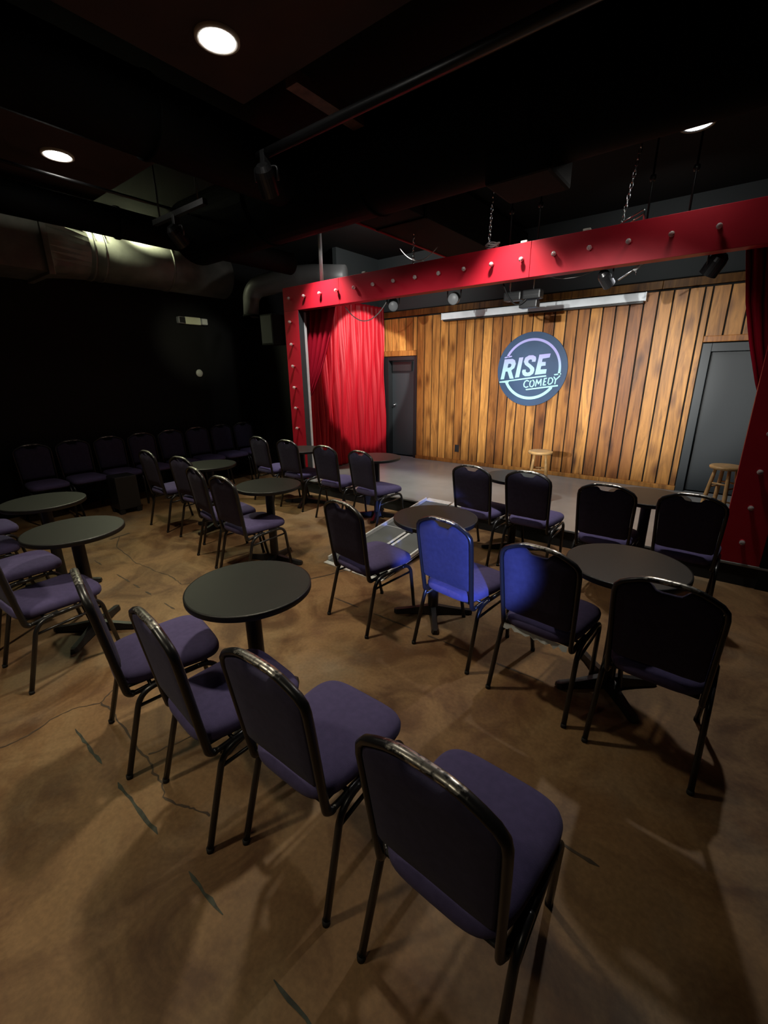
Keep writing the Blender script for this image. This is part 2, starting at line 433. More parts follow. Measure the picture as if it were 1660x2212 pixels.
# ------------------------------------------------------------------ structure
YP, YB, ZS = 4.281, 6.673, 0.187      # stage front, back wall, stage height
XL, XR = -6.85, 2.6
fl = struct('floor', box(B(), XL, XR, -3.6, YB+0.2, -0.1, 0.0), FLOOR)
struct('wall_left', box(B(), XL-0.15, XL, -3.6, YB+0.2, 0, 3.6), BLACKWALL)
struct('wall_right', box(B(), XR, XR+0.15, -3.6, YB+0.2, 0, 3.6), BLACKWALL)
struct('wall_rear', box(B(), XL, XR, -3.75, -3.6, 0, 3.6), BLACKWALL)
struct('ceiling', box(B(), XL-0.1, XR+0.1, -3.7, YB+0.3, 3.56, 3.66), BLACKCEIL)
o = struct('ceiling_panel', box(B(), -2.60, 1.2, -2.5, 2.02, 3.2, 3.27), REDCEIL)
o = struct('ceiling_panel', box(B(), -5.6, -3.42, -2.5, 2.05, 3.2, 3.27), REDCEIL)
# black house walls either side of the stage opening
bm = B(); box(bm, XL, -5.30, 4.86, 4.96, 0, 2.45); struct('wall_proscenium_left', bm, BLACKWALL)
bm = B(); box(bm, 0.405, XR, 4.27, 4.40, 0, 3.56); struct('wall_proscenium_right', bm, BLACKWALL)
# stage
bm = B(); box(bm, -5.3, 1.2, YP, YB+0.05, 0.0, ZS-0.02); sp = struct('stage_platform', bm, RUBBER)
bm = B(); box(bm, -5.3, 1.2, YP-0.012, YB+0.05, ZS-0.02, ZS, 0.004); struct('stage_floor', bm, STAGEGREY, sp)
bm = B(); box(bm, -5.36, -5.28, 4.86, YB, ZS, 2.75); struct('wall_stage_left', bm, BLACKWALL)
bm = B(); box(bm, -5.36, -5.28, 5.62, YB, 2.75, 3.56); struct('wall_stage_left_upper', bm, GREYWALL)
bm = B(); box(bm, 1.15, 1.25, 4.4, YB, ZS, 3.56); struct('wall_stage_right', bm, BLACKWALL)
# back wall: grey field, black behind the planks
bm = B(); box(bm, -5.4, 1.3, YB+0.005, YB+0.15, 2.72, 3.56); struct('wall_back_upper', bm, GREYWALL)
bm = B()
box(bm, -4.435, -0.385, YB, YB+0.15, ZS, 2.72)
box(bm, -5.3, -4.435, YB, YB+0.15, 2.06, 2.72); box(bm, -0.385, 1.2, YB, YB+0.15, 2.04, 2.72)
wb = struct('wall_back', bm, GAP)
bm = B(); P = 0.1528; g = 0.017
x = -4.435
while x < -0.40:
    x1 = min(x+P, -0.388)
    box(bm, x+g/2, x1-g/2, YB-0.022, YB, 0.245, 2.585, 0.003); x += P
k = -5.28
while k < -4.44:
    x1 = min(k+P, -4.437); box(bm, k+g/2, x1-g/2, YB-0.022, YB, 2.06, 2.585, 0.003); k += P
k = -0.388
while k < 1.15:
    x1 = min(k+0.17, 1.19); box(bm, k+g/2, x1-g/2, YB-0.022, YB, 2.05, 2.585, 0.003); k += 0.17
struct('wall_back_planks', bm, WOOD, wb)
bm = B()
for a, b in ((-5.28, -3.9), (-3.896, -1.95), (-1.946, -0.9), (-0.896, 1.19)):
    box(bm, a, b, YB-0.03, YB, 2.61, 2.70, 0.004)
struct('trim_1', bm, WOODDARK, wb)
bm = B()
for a, b in ((-4.435, -2.9), (-2.897, -1.3), (-1.297, -0.388)): box(bm, a, b, YB-0.04, YB, ZS, 0.245, 0.004)
struct('baseboard_back', bm, WOOD, wb)
bm = B(); box(bm, -5.28, -4.437, YB-0.035, YB, 1.972, 2.058, 0.004); struct('trim_2', bm, WOOD, wb)
bm = B(); box(bm, -0.392, 1.19, YB-0.045, YB, 1.985, 2.055, 0.008); struct('trim_3', bm, wood_mat('pale_lintel_board', 1.35), wb)
# left stage door
d1 = struct('door_1', box(B(), -5.05, -4.5, YB+0.10, YB+0.14, ZS+0.01, 1.90), DOORGREY)
bm = B(); box(bm, -5.16, -5.05, YB-0.02, YB+0.14, ZS, 1.968, 0.004); box(bm, -4.50, -4.437, YB-0.02, YB+0.14, ZS, 1.968, 0.004)
box(bm, -5.05, -4.50, YB-0.02, YB+0.14, 1.90, 1.968, 0.004)
struct('door_frame', bm, DOORBLACK, d1)
bm = B(); box(bm, -5.02, -4.60, YB+0.06, YB+0.10, 1.72, 1.88, 0.004); obj('door_closer', bm, BLACKPLASTIC, d1)
bm = B(); lathe(bm, [(0, 0), (0.025, 0), (0.028, 0.02), (0.012, 0.03), (0.012, 0.05), (0, 0.05)], 14, aim((-4.99, YB+0.10, 1.12), (0, -1, 0))); obj('door_knob', bm, CHROME, d1, True)
# right stage door
d2 = struct('door_2', box(B(), -0.29, 0.62, YB+0.07, YB+0.11, ZS+0.01, 1.875), DOORGREY)
bm = B(); box(bm, -0.386, -0.295, YB-0.025, YB+0.14, ZS, 1.975, 0.004); box(bm, 0.625, 0.72, YB-0.025, YB+0.14, ZS, 1.975, 0.004)
box(bm, -0.295, 0.625, YB-0.025, YB+0.14, 1.88, 1.975, 0.004)
struct('door_frame', bm, DOORGREY, d2)
bm = B(); box(bm, 0.72, 1.2, YB, YB+0.12, ZS, 2.04); box(bm, -5.3, -5.16, YB, YB+0.12, ZS, 2.06); struct('wall_back_side', bm, DOORGREY)

# floor marks: cracks, saw-cut filler and worn tape, all lying on the concrete
def wob(pts, n=4, amp=0.006):
    out = []
    for a, b in zip(pts, pts[1:]):
        a = Vector(a); b = Vector(b)
        for k in range(n):
            t = k/n; p = a.lerp(b, t)
            out.append((p.x+random.uniform(-amp, amp), p.y+random.uniform(-amp, amp)))
    out.append(pts[-1]); return out
bm = B()
cr = [[(-2.60, -0.1), (-2.43, 0.18), (-2.43, 0.26), (-2.46, 0.37), (-2.46, 0.47), (-2.39, 0.57), (-2.44, 0.64), (-2.47, 0.7), (-2.6, 0.95)],
      [(-2.39, 0.57), (-2.3, 0.59), (-2.17, 0.57), (-2.02, 0.57), (-1.91, 0.56), (-1.81, 0.56), (-1.73, 0.54), (-1.65, 0.54), (-1.58, 0.51), (-1.48, 0.53), (-1.43, 0.56), (-1.35, 0.58)],
      [(-5.05, 1.74), (-4.73, 1.59), (-4.43, 1.56), (-4.15, 1.53), (-3.95, 1.55), (-3.81, 1.55), (-3.66, 1.58), (-3.5, 1.57), (-3.38, 1.56), (-3.33, 1.62)],
      [(-1.84, 0.58), (-1.81, 0.66), (-1.78, 0.8)]]
for c in cr:
    q = wob(c); ribbon(bm, q, [random.uniform(0.004, 0.011) for _ in q], 0.0006, 0.0012, 'Z')
struct('floor_crack', bm, CRACK, fl)
bm = B()
def dash(y, x0, x1, wd):
    n = max(4, int((x1-x0)/0.03)); q = [(x0+(x1-x0)*k/n, y+random.uniform(-.003, .003)) for k in range(n+1)]
    ribbon(bm, q, [wd*(random.uniform(.45, 1.1) if 0 < k < n else 0.2) for k in range(n+1)], 0.0006, 0.0012, 'Z')
for y, segs in ((1.315, [(-4.04, -3.78), (-3.72, -3.6), (-3.5, -3.40), (-3.19, -3.03), (-0.23, -0.08), (-4.54, -4.37)]),
                (2.163, [(-2.2, -1.94), (-1.80, -1.46), (-1.33, -1.24), (-1.21, -1.03), (-0.86, -0.56), (-0.5, -0.42)])):
    for a, b in segs: dash(y, a, b, 0.017)
ribbon(bm, wob([(-2.60, 2.24), (-2.51, 2.45), (-2.42, 2.69)]), 0.016, 0.0006, 0.0012, 'Z')
ribbon(bm, wob([(-5.03, 1.65), (-5.07, 1.85)]), 0.03, 0.0006, 0.0012, 'Z')
struct('joint_filler', bm, CRACK, fl)
bm = B()
for a, b in ((-2.29, -1.96), (-1.80, -1.44), (-1.22, -1.01), (-0.75, -0.55)): dash(0.420, a, b, 0.015)
struct('floor_tape_residue', bm, TAPE, fl)

# ------------------------------------------------------------------ banquet chairs
def chair_outline():
    """upper right half of the crown, from bottom centre up to top centre (x, z)"""
    h = [(0.0, 0.492), (0.10, 0.490), (0.158, 0.494), (0.168, 0.505), (0.170, 0.56), (0.173, 0.65), (0.176, 0.74), (0.178, 0.80),
         (0.172, 0.828), (0.155, 0.846), (0.125, 0.860), (0.092, 0.873), (0.068, 0.876), (0.055, 0.866), (0.045, 0.853), (0.025, 0.849)]
    return h + [(0.0, 0.849)] + [(-x, z) for x, z in h[:0:-1]]
def back_y(z): return 0.052 - 0.060*(z-0.45)/0.45
def pad_bm():
    bm = B(); ol = chair_outline(); cx, cz = 0, 0.68
    def layer(r, y): return [bm.verts.new((cx+(x-cx)*r, back_y(cz+(z-cz)*r)+y, cz+(z-cz)*r)) for x, z in ol]
    rs = [(0.25, 0.030), (0.6, 0.029), (0.82, 0.026), (0.93, 0.019), (0.985, 0.010), (1.0, 0.0), (0.99, -0.008), (0.95, -0.012), (0.6, -0.013), (0.25, -0.013)]
    L = [layer(r, y) for r, y in rs]; n = len(ol)
    for a, b in zip(L, L[1:]):
        for k in range(n): bm.faces.new((a[k], a[(k+1) % n], b[(k+1) % n], b[k]))
    for ring, y in ((L[0], 0.0305), (L[-1], -0.013)):
        c = bm.verts.new((0, back_y(cz)+y, cz))
        for k in range(n): bm.faces.new((ring[k], ring[(k+1) % n], c))
    return bm
def seat_bm():
    bm = B(); n = 56; cy, hd = 0.255, 0.222
    def pt(t, r, z):
        c, s = cos(t), sin(t); e = 2/4.6
        px = math.copysign(abs(c)**e, c); py = math.copysign(abs(s)**e, s)
        hw = 0.196+0.018*py
        return bm.verts.new((px*hw*r, cy+py*hd*r, z))
    prof = [(0.2, 0.4815), (0.45, 0.480), (0.68, 0.4765), (0.84, 0.471), (0.93, 0.464), (0.98, 0.454), (1.0, 0.440), (0.995, 0.424), (0.975, 0.415), (0.6, 0.414)]
    L = [[pt(2*pi*k/n, r, z) for k in range(n)] for r, z in prof]
    for a, b in zip(L, L[1:]):
        for k in range(n): bm.faces.new((a[k], a[(k+1) % n], b[(k+1) % n], b[k]))
    c = bm.verts.new((0, cy, 0.482)); d = bm.verts.new((0, cy, 0.414))
    for k in range(n):
        bm.faces.new((L[0][k], L[0][(k+1) % n], c)); bm.faces.new((L[-1][k], L[-1][(k+1) % n], d))
    return bm
TR = 0.0122
def leg_paths(s):
    path = fillet([(s*0.209, 0.0, 0.008), (s*0.199, 0.105, 0.392), (s*0.197, 0.425, 0.400), (s*0.176, 0.492, 0.008)], 0.075, 8)
    # split at the rail
    y1, y2 = 0.19, 0.345
    r = [p for p in path if p.y < y1 and p.z < 0.5 and path.index(p) < len(path)/2]
    f = [p for p in path if path.index(p) >= len(path)/2]
    def on(y): return Vector((s*0.198, y, 0.3925+(y-0.105)*0.025))
    return r+[on(y1)], [on(y1), on(y2)], [on(y2)]+f
def crown_path():
    h = [(0.176, 0.395), (0.178, 0.46), (0.181, 0.55), (0.185, 0.66), (0.188, 0.76), (0.1885, 0.80), (0.184, 0.829), (0.166, 0.851),
         (0.135, 0.868), (0.10, 0.883), (0.065, 0.892), (0.03, 0.8945)]
    fr = [Vector((x, back_y(z), z)) for x, z in h]
    j = fillet([(0.186, 0.215, 0.398), (0.182, 0.115, 0.383), (0.176, back_y(0.40)+0.004, 0.378), (0.177, back_y(0.45), 0.45)], 0.05, 6)
    half = [Vector(p) for p in j[:-1]] + fr[1:]
    return half + [Vector((-p.x, p.y, p.z)) for p in half[::-1]]

def make_chair():
    t = thing('banquet_chair', '-', 'chair')
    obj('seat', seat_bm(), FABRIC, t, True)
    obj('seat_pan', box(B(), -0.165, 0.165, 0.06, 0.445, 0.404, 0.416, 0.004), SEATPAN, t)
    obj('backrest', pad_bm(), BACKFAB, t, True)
    obj('back_frame', tube(B(), crown_path(), 0.0155, 14, True, 0.72, (0, 1, 0)), WORN, t, True)
    for s in (-1, 1):
        r, m, f = leg_paths(s)
        for p in (r, f):
            lg = obj('leg', tube(B(), p, TR, 12), ENAMEL, t, True)
            e = p[0] if p is r else p[-1]
            ft = B(); lathe(ft, [(0, 0), (TR+0.0012, 0), (TR+0.0012, 0.018), (TR*0.6, 0.021), (0, 0.021)], 12, Matrix.Translation((e.x, e.y, 0.0)))
            obj('foot_cap', ft, RUBBER, lg, True)
        obj('side_rail', tube(B(), m, TR, 12), ENAMEL, t, True)
        obj('stretcher', tube(B(), [(s*0.203, 0.080, 0.325), (s*0.190, 0.437, 0.335)], 0.0075, 10), ENAMEL, t, True)
    for y in (0.15, 0.39):
        obj('crossbar', tube(B(), [(-0.196, y, 0.396), (0.196, y, 0.396)], 0.008, 8), ENAMEL, t, True)
    return t

CH = [
 # x, y, degrees, label
 (-0.372, 0.605, -1.5, 'purple banquet chair nearest the camera, cut by the bottom edge of the photo'),
 (-0.935, 0.608, 0.3, 'purple banquet chair second from the camera in the near diagonal row of four'),
 (-1.431, 0.530, -6.1, 'purple banquet chair third in the near diagonal row, just below the small round table'),
 (-1.988, 0.508, -12.0, 'purple banquet chair seen nearly edge-on, last of the near row, beside the cracked floor'),
 (-1.842, 1.927, -9.3, 'black-framed chair with dark purple back standing in front of the aluminium ramp'),
 (-1.146, 2.001, -8.5, 'chair whose whole back glows bright blue in the blue light'),
 (-0.581, 1.913, -5.0, 'chair with back half blue half purple and torn white lining hanging below'),
 (-0.059, 1.853, -3.0, 'big near-black chair at the right edge, back turned, in front of the lone grey tabletop'),
 (-4.855, 3.531, -2.0, 'leftmost chair of the four before the red curtain, its seat half hidden by tables'),
 (-4.293, 3.541, 0.8, 'second chair from the left of the four before the red curtain'),
 (-3.572, 3.483, -2.0, 'third chair from the left of the four before the red curtain, dark back, lilac seat'),
 (-3.005, 3.450, -8.0, 'rightmost of the four chairs before the red curtain, left of the ramp'),
 (-1.695, 3.424, -5.3, 'navy chair facing the stage directly right of the ramp, behind the small dark round table'),
 (-1.208, 3.472, -2.0, 'chair facing the stage with the wooden stool showing right above its back'),
 (-0.593, 3.365, 0.0, 'black chair third from the ramp facing the stage, left of a black table column'),
 (-0.085, 3.400, -2.0, 'black chair facing the stage beside the right red post'),
 (-4.951, 2.137, -1.5, 'thin edge-on chair, leftmost of the four behind the middle left tables'),
 (-4.274, 2.156, 4.0, 'dark chair second from left of the middle left four, its handle bright'),
 (-3.645, 1.950, -9.0, 'chair half hidden behind its right neighbour in the middle left four, facing the stage'),
 (-3.125, 1.885, -2.0, 'charcoal chair with lilac seat, rightmost of the middle left four, by the black pedestal table'),
 (-2.983, 0.359, 3.5, 'chair cut by the left edge of the photo, lilac seat before the left table column'),
 (-3.640, 0.350, 3.0, 'chair at the left edge showing only its lilac seat between two other seats'),
 (-4.820, 0.390, 2.0, 'farthest left-edge chair, only a lilac seat corner showing beside a black tabletop'),
 (-4.270, 0.270, 2.0, 'shadowed chair at the left edge, dim seat just under the left round table'),
]
chair0 = make_chair()
GROUPS = ['chairs of the near diagonal row']*4 + ['chairs around the middle right tables']*4 + ['chairs before the red curtain']*4 + \
         ['chairs along the stage right of the ramp']*4 + ['chairs at the middle left tables']*4 + ['chairs at the left edge']*4
allch = []
for i, (x, y, a, lb) in enumerate(CH):
    if i == 0:
        c = chair0; c.location = (x, y, 0); c.rotation_euler = (0, 0, R(a)); c['label'] = lb; c['group'] = GROUPS[0]
    else: c = dup(chair0, (x, y, 0), R(a), lb, GROUPS[i])
    allch.append(c)
ORD = ['leftmost', 'second from the left', 'third from the left', 'fourth from the left', 'fifth from the left', 'sixth from the left', 'seventh from the left', 'rightmost']
for i in range(8):
    dup(chair0, (-6.62, 1.53+0.428*i, 0), R(-90), ORD[i]+' of the eight dark chairs backed against the black left wall', 'chairs against the left wall')
# torn lining under the half-blue chair
bm = B(); n = 16
top = [(-0.165+0.33*k/n, 0.045, 0.412) for k in range(n+1)]
bot = [(-0.165+0.33*k/n, 0.040+random.uniform(-.008, .004), 0.412-(0.012+0.03*abs(sin(k*1.3+0.5))*(0.5+0.5*random.random()))) for k in range(n+1)]
tv = [bm.verts.new(p) for p in top]; bv = [bm.verts.new(p) for p in bot]
tv2 = [bm.verts.new((p[0], p[1]+.0015, p[2])) for p in top]; bv2 = [bm.verts.new((p[0], p[1]+.0015, p[2])) for p in bot]
for k in range(n):
    bm.faces.new((tv[k], tv[k+1], bv[k+1], bv[k])); bm.faces.new((tv2[k], bv2[k], bv2[k+1], tv2[k+1])); bm.faces.new((bv[k], bv[k+1], bv2[k+1], bv2[k]))
o = obj('torn_lining', bm, LINING, allch[6]); o['label'] = 'torn white seat lining'

# ------------------------------------------------------------------ round pedestal tables
def make_table():
    t = thing('pedestal_table', '-', 'table')
    bm = B(); lathe(bm, [(0, 0.740), (0.15, 0.740), (0.276, 0.740), (0.2795, 0.7385), (0.2795, 0.722), (0, 0.722)], 72)
    tp = obj('tabletop', bm, TOPLAM, t, False)
    bm = B(); lathe(bm, [(0.2785, 0.7392), (0.2825, 0.7385), (0.2838, 0.734), (0.2838, 0.714), (0.280, 0.7105), (0.20, 0.7105), (0.20, 0.7215), (0.2785, 0.7215)], 72)
    ed = obj('edge_band', bm, TOPEDGE, tp, True)
    bm = B(); box(bm, -0.13, 0.13, -0.03, 0.03, 0.690, 0.7105, 0.004); box(bm, -0.03, 0.03, -0.13, 0.13, 0.691, 0.7105, 0.004)
    obj('top_bracket', bm, IRON, t)
    bm = B(); lathe(bm, [(0, 0.045), (0.037, 0.045), (0.037, 0.692), (0, 0.692)], 24); obj('column', bm, IRON, t, False)
    for k in range(4):
        bm = B(); m = rotz(k*pi/2)
        pr = [(0.0, 0.030, 0.074), (0.05, 0.028, 0.068), (0.12, 0.025, 0.055), (0.20, 0.024, 0.043), (0.262, 0.027, 0.037), (0.282, 0.016, 0.033)]
        rings = [[bm.verts.new((x, -hw, 0.008)), bm.verts.new((x, hw, 0.008)), bm.verts.new((x, hw*0.62, zt)), bm.verts.new((x, -hw*0.62, zt))] for x, hw, zt in pr]
        for a, b in zip(rings, rings[1:]):
            for q in range(4): bm.faces.new((a[q], a[(q+1) % 4], b[(q+1) % 4], b[q]))
        bm.faces.new(rings[0][::-1]); bm.faces.new(rings[-1])
        lathe(bm, [(0, 0.0), (0.016, 0.0), (0.016, 0.010), (0, 0.010)], 10, Matrix.Translation((0.255, 0, 0)))
        bmesh.ops.transform(bm, matrix=m, verts=bm.verts[:])
        obj('base_arm', bm, IRON, t)
    return t
TB = [
 (-1.620, 1.052, 12, 'small round table alone in the centre of the floor, above the near row of chairs'),
 (-0.275, 2.341, 40, 'grey-topped round table between the big black chair and the chairs facing the stage'),
 (-1.452, 2.426, 35, 'round table with reddish reflections on its top, between the ramp and the blue chair'),
 (-3.196, 0.854, 42, 'round table at the left with its column in front of the cracked floor'),
 (-3.130, 2.341, 20, 'dark round table right of the middle left four chairs, its cross base showing'),
 (-3.200, 3.965, 25, 'round table catching red curtain reflections, behind the chair left of the ramp'),
 (-1.480, 3.930, 30, 'grey round tabletop between the two chairs just right of the ramp'),
 (-0.385, 3.850, 10, 'round table whose black column stands between the two rightmost chairs facing the stage'),
 (-4.380, 3.860, 30, 'round table directly in front of the left red post, behind two dark chairs'),
 (-4.440, 2.560, 15, 'faint dark tabletop among the shadows before the wall row of chairs'),
 (-4.170, 0.960, 50, 'almost black round table at the far left edge, beyond the left round table'),
]
tb0 = make_table()
for i, (x, y, a, lb) in enumerate(TB):
    if i == 0: tb0.location = (x, y, 0); tb0.rotation_euler = (0, 0, R(a)); tb0['label'] = lb; tb0['group'] = 'round pedestal tables'
    else: dup(tb0, (x, y, 0), R(a), lb, 'round pedestal tables')

# ------------------------------------------------------------------ proscenium arch with bulbs
ar = thing('proscenium_arch', 'red painted stage frame of beam and two posts studded with clear bulbs', 'stage frame', (0, YP, ZS))
ZB, ZT = 2.489-ZS, 2.778-ZS
D = 0.12
bm = B()
for a, b in ((-5.03, -4.002), (-3.999, -1.652), (-1.649, 0.402)): box(bm, a, b, 0, D, ZB, ZT, 0.003)
hd = obj('header_beam', bm, REDPAINT, ar)
bm = B(); box(bm, -5.03, 0.402, D, D+0.02, ZB+0.01, ZT-0.01); obj('header_back', bm, BLACKPLASTIC, ar)
pl = obj('post', box(B(), -5.03, -4.752, 0, D, 0.0, ZB-0.001, 0.003), REDPAINT, ar)
pr_ = obj('post', box(B(), 0.135, 0.402, 0, D, 0.0, ZB-0.001, 0.003), REDPAINT, ar)
bm = B(); box(bm, -4.752, -4.748, 0.004, D, 0.0, ZB-0.002); o = obj('post_side', bm, DOORGREY, pl)
bm = B(); box(bm, -4.749, -4.737, D-0.028, D+0.006, 0.0, ZB-0.02); o = obj('corner_strip', bm, GALV, pl)
gb = B(); lathe(gb, [(0, -0.022), (0.0115, -0.019), (0.0185, -0.011), (0.0212, 0), (0.0185, 0.011), (0.011, 0.018), (0.008, 0.028), (0, 0.028)], 16, Matrix.Translation((0, -0.038, 0)) @ Matrix.Rotation(-pi/2, 4, 'X'))
sk = B(); lathe(sk, [(0, 0), (0.016, 0), (0.014, 0.016), (0, 0.016)], 14, Matrix.Rotation(pi/2, 4, 'X'))
b0 = obj('bulb', gb, GLASS, hd, True); s0 = obj('bulb_socket', sk, REDPAINT, b0, True)
spots = [(hd, -4.875+0.2868*i, 2.637-ZS) for i in range(18) if -4.875+0.2868*i < 0.40]
spots += [(pl, -4.888, 2.350-0.2825*i-ZS) for i in range(8)] + [(pr_, 0.262, 2.350-0.2825*i-ZS) for i in range(8)]
for i, (par, x, z) in enumerate(spots):
    if i == 0: b, s = b0, s0
    else:
        b = b0.copy(); C.objects.link(b); b.parent = par
        s = s0.copy(); C.objects.link(s); s.parent = b
    b.location = (x, 0, z)

# ------------------------------------------------------------------ curtains
def cloth(name, fn, nu, nv, m, th=0.006):
    bm = B(); G = [[bm.verts.new(fn(i/nu, j/nv)) for j in range(nv+1)] for i in range(nu+1)]
    for i in range(nu):
        for j in range(nv): bm.faces.new((G[i][j], G[i+1][j], G[i+1][j+1], G[i][j+1]))
    o = obj(name, bm, m, None, True)
    md = o.modifiers.new('thickness', 'SOLIDIFY'); md.thickness = th
    return o
ph = [random.uniform(0, 6.28) for _ in range(8)]
def side_curtain(u, v):
    y = 4.72+1.90*u; z = 2.78-(2.78-ZS-0.008)*v
    am = 0.62+0.38*sin(2*pi*2.3*u+ph[5])*sin(2*pi*0.9*u+ph[6])
    w_ = 2*pi*7.5*u+1.3*sin(7*u+ph[0])+0.8*sin(2.6*v+ph[1])*sin(4*u)
    f = 0.105*am*(abs(sin(w_))**0.75-0.55)
    f += 0.025*sin(2*pi*3.2*u+ph[2]+1.1*v)+0.012*abs(sin(2*pi*17*u+ph[3]+0.8*sin(2.2*v)))
    f *= 0.6+0.4*min(1, v*1.4)
    f += 0.022*sin(2*pi*6*(u+0.30*v)+ph[4])*sin(pi*v)
    return Vector((-5.14+f, y+0.012*sin(30*u+3*v), z))
o = cloth('stage_side_curtain', side_curtain, 330, 60, CURTAIN)
tag(o, 'bright red curtain in long folds hanging along the left side of the stage', 'curtain')
def drape(pts, xfix, sgn, y0):
    def fn(u, v):
        z = 2.74-(2.74-1.16)*v
        e = None
        for (xa, za), (xb, zb) in zip(pts, pts[1:]):
            if za >= z >= zb: e = xa+(xb-xa)*(za-z)/(za-zb)
        if e is None: e = pts[-1][0] if z < pts[-1][1] else pts[0][0]
        x = xfix+(e-xfix)*u
        wv = 0.030*sin(2*pi*6.5*u+2.2*v+0.6)+0.012*sin(2*pi*13*u+1.5)
        return Vector((x, y0+wv*(0.4+0.6*(1-v)), z))
    return fn
E1 = [(-4.17, 2.75), (-4.225, 2.55), (-4.30, 2.30), (-4.431, 1.963), (-4.56, 1.70), (-4.72, 1.45), (-4.84, 1.33), (-4.90, 1.15)]
o = cloth('tied_drape', drape(E1, -5.0, 1, 4.475), 90, 40, DARKCURT)
tag(o, 'dark red drape tied back behind the left red post', 'curtain')
E2 = [(-0.14, 2.75), (-0.116, 2.514), (-0.05, 2.15), (0.028, 1.864), (0.123, 1.564), (0.22, 1.33), (0.28, 1.15)]
o = cloth('tied_drape', drape(E2, 0.385, -1, 4.475), 90, 40, DARKCURT)
tag(o, 'dark red drape tied back behind the right red post', 'curtain')

# ------------------------------------------------------------------ round sign
sg = thing('round_sign', 'round navy RISE COMEDY sign hung on the plank wall', 'sign', (-2.41, YB-0.024, 1.71))
bm = B(); lathe(bm, [(0, 0), (0.515, 0), (0.518, 0.003), (0.518, 0.017), (0.515, 0.020), (0, 0.020)], 96, Matrix.Rotation(pi/2, 4, 'X'))
obj('sign_disc', bm, SIGNBLUE, sg)
Ra = [(-0.458, -0.137), (-0.413, 0.152), (-0.29, 0.157), (-0.250, 0.135), (-0.235, 0.085), (-0.252, 0.028), (-0.298, -0.006), (-0.253, -0.124), (-0.312, -0.128), (-0.355, -0.022), (-0.386, -0.024), (-0.404, -0.133)]
Rh = [(-0.361, 0.032), (-0.350, 0.088), (-0.317, 0.090), (-0.300, 0.074), (-0.308, 0.046), (-0.329, 0.033)]
Ia = [(-0.233, -0.114), (-0.189, 0.171), (-0.128, 0.175), (-0.169, -0.105)]
Sa = [(-0.13, -0.028), (-0.121, 0.0), (-0.075, 0.001), (-0.075, -0.029), (-0.045, -0.043), (-0.012, -0.03), (-0.008, 0.002), (-0.032, 0.027), (-0.093, 0.07), (-0.115, 0.113), (-0.098, 0.168), (-0.044, 0.198), (0.015, 0.198), (0.057, 0.177), (0.064, 0.143), (0.056, 0.108), (0.005, 0.108), (0.006, 0.137), (-0.024, 0.142), (-0.049, 0.125), (-0.046, 0.097), (0.005, 0.061), (0.046, 0.025), (0.053, -0.009), (0.039, -0.055), (-0.01, -0.09), (-0.078, -0.093), (-0.114, -0.071)]
Ea = [(0.065, -0.073), (0.106, 0.203), (0.265, 0.214), (0.256, 0.161), (0.158, 0.147), (0.152, 0.102), (0.207, 0.103), (0.207, 0.052), (0.147, 0.046), (0.14, 0.0), (0.229, 0.003), (0.223, -0.057)]
def solid(bm, poly, d0=-0.0250, d1=-0.020):
    from mathutils.geometry import tessellate_polygon
    n = len(poly); A = [bm.verts.new((x, d0, z)) for x, z in poly]; Dn = [bm.verts.new((x, d1, z)) for x, z in poly]
    for t in tessellate_polygon([[Vector((x, z, 0)) for x, z in poly]]):
        bm.faces.new([A[i] for i in t]); bm.faces.new([Dn[i] for i in reversed(t)])
    for k in range(n): bm.faces.new((A[k], A[(k+1) % n], Dn[(k+1) % n], Dn[k]))
bm = B()
# R with its counter: bridge outer and hole with a slit
i0 = 1; h0 = 1
Rp = Ra[:i0+1] + [Rh[h0]] + [Rh[(h0-k) % 6] for k in range(1, 6)] + [(Rh[h0][0]+0.0004, Rh[h0][1]), (Ra[i0][0]+0.0004, Ra[i0][1])] + Ra[i0+1:]
for p in (Rp, Ia, Sa, Ea): solid(bm, p)
obj('title_lettering', bm, LOGO, sg)
bm = B()
W_ = 0.0165; d0, d1 = -0.0235, -0.020
for st in ([(-0.019, -0.163), (-0.046, -0.152), (-0.074, -0.168), (-0.088, -0.205), (-0.080, -0.238), (-0.052, -0.252), (-0.023, -0.240)],
           [(0.029, -0.15), (0.008, -0.168), (0.001, -0.205), (0.012, -0.238), (0.040, -0.243), (0.063, -0.215), (0.066, -0.172), (0.047, -0.149), (0.029, -0.15)],
           [(0.089, -0.231), (0.101, -0.143)], [(0.101, -0.143), (0.130, -0.199)], [(0.130, -0.199), (0.164, -0.136)], [(0.164, -0.136), (0.166, -0.222)],
           [(0.241, -0.122), (0.211, -0.126)], [(0.211, -0.127), (0.201, -0.217)], [(0.201, -0.217), (0.236, -0.212)], [(0.206, -0.170), (0.230, -0.167)],
           [(0.265, -0.206), (0.277, -0.119), (0.310, -0.117), (0.332, -0.140), (0.328, -0.178), (0.304, -0.202), (0.265, -0.206)],
           [(0.344, -0.106), (0.372, -0.143)], [(0.423, -0.092), (0.372, -0.143)], [(0.372, -0.143), (0.366, -0.198)]):
    d0 -= 0.00025; ribbon(bm, st, W_, d0, d1)
obj('subtitle_lettering', bm, LOGO, sg)
bm = B()
def arc(a0, a1, r, n=40): return [(r*cos(R(a0+(a1-a0)*k/n)), r*sin(R(a0+(a1-a0)*k/n))) for k in range(n+1)]
ribbon(bm, arc(151.5, -8, 0.413), 0.034, d0, d1)
ribbon(bm, [(-0.408, 0.176), (-0.309, 0.192)], 0.018, d0, d1); ribbon(bm, [(0.350, -0.074), (0.431, -0.064)], 0.018, d0, d1)
d0 = -0.0235; ribbon(bm, arc(207, 321, 0.404), 0.040, d0, d1)
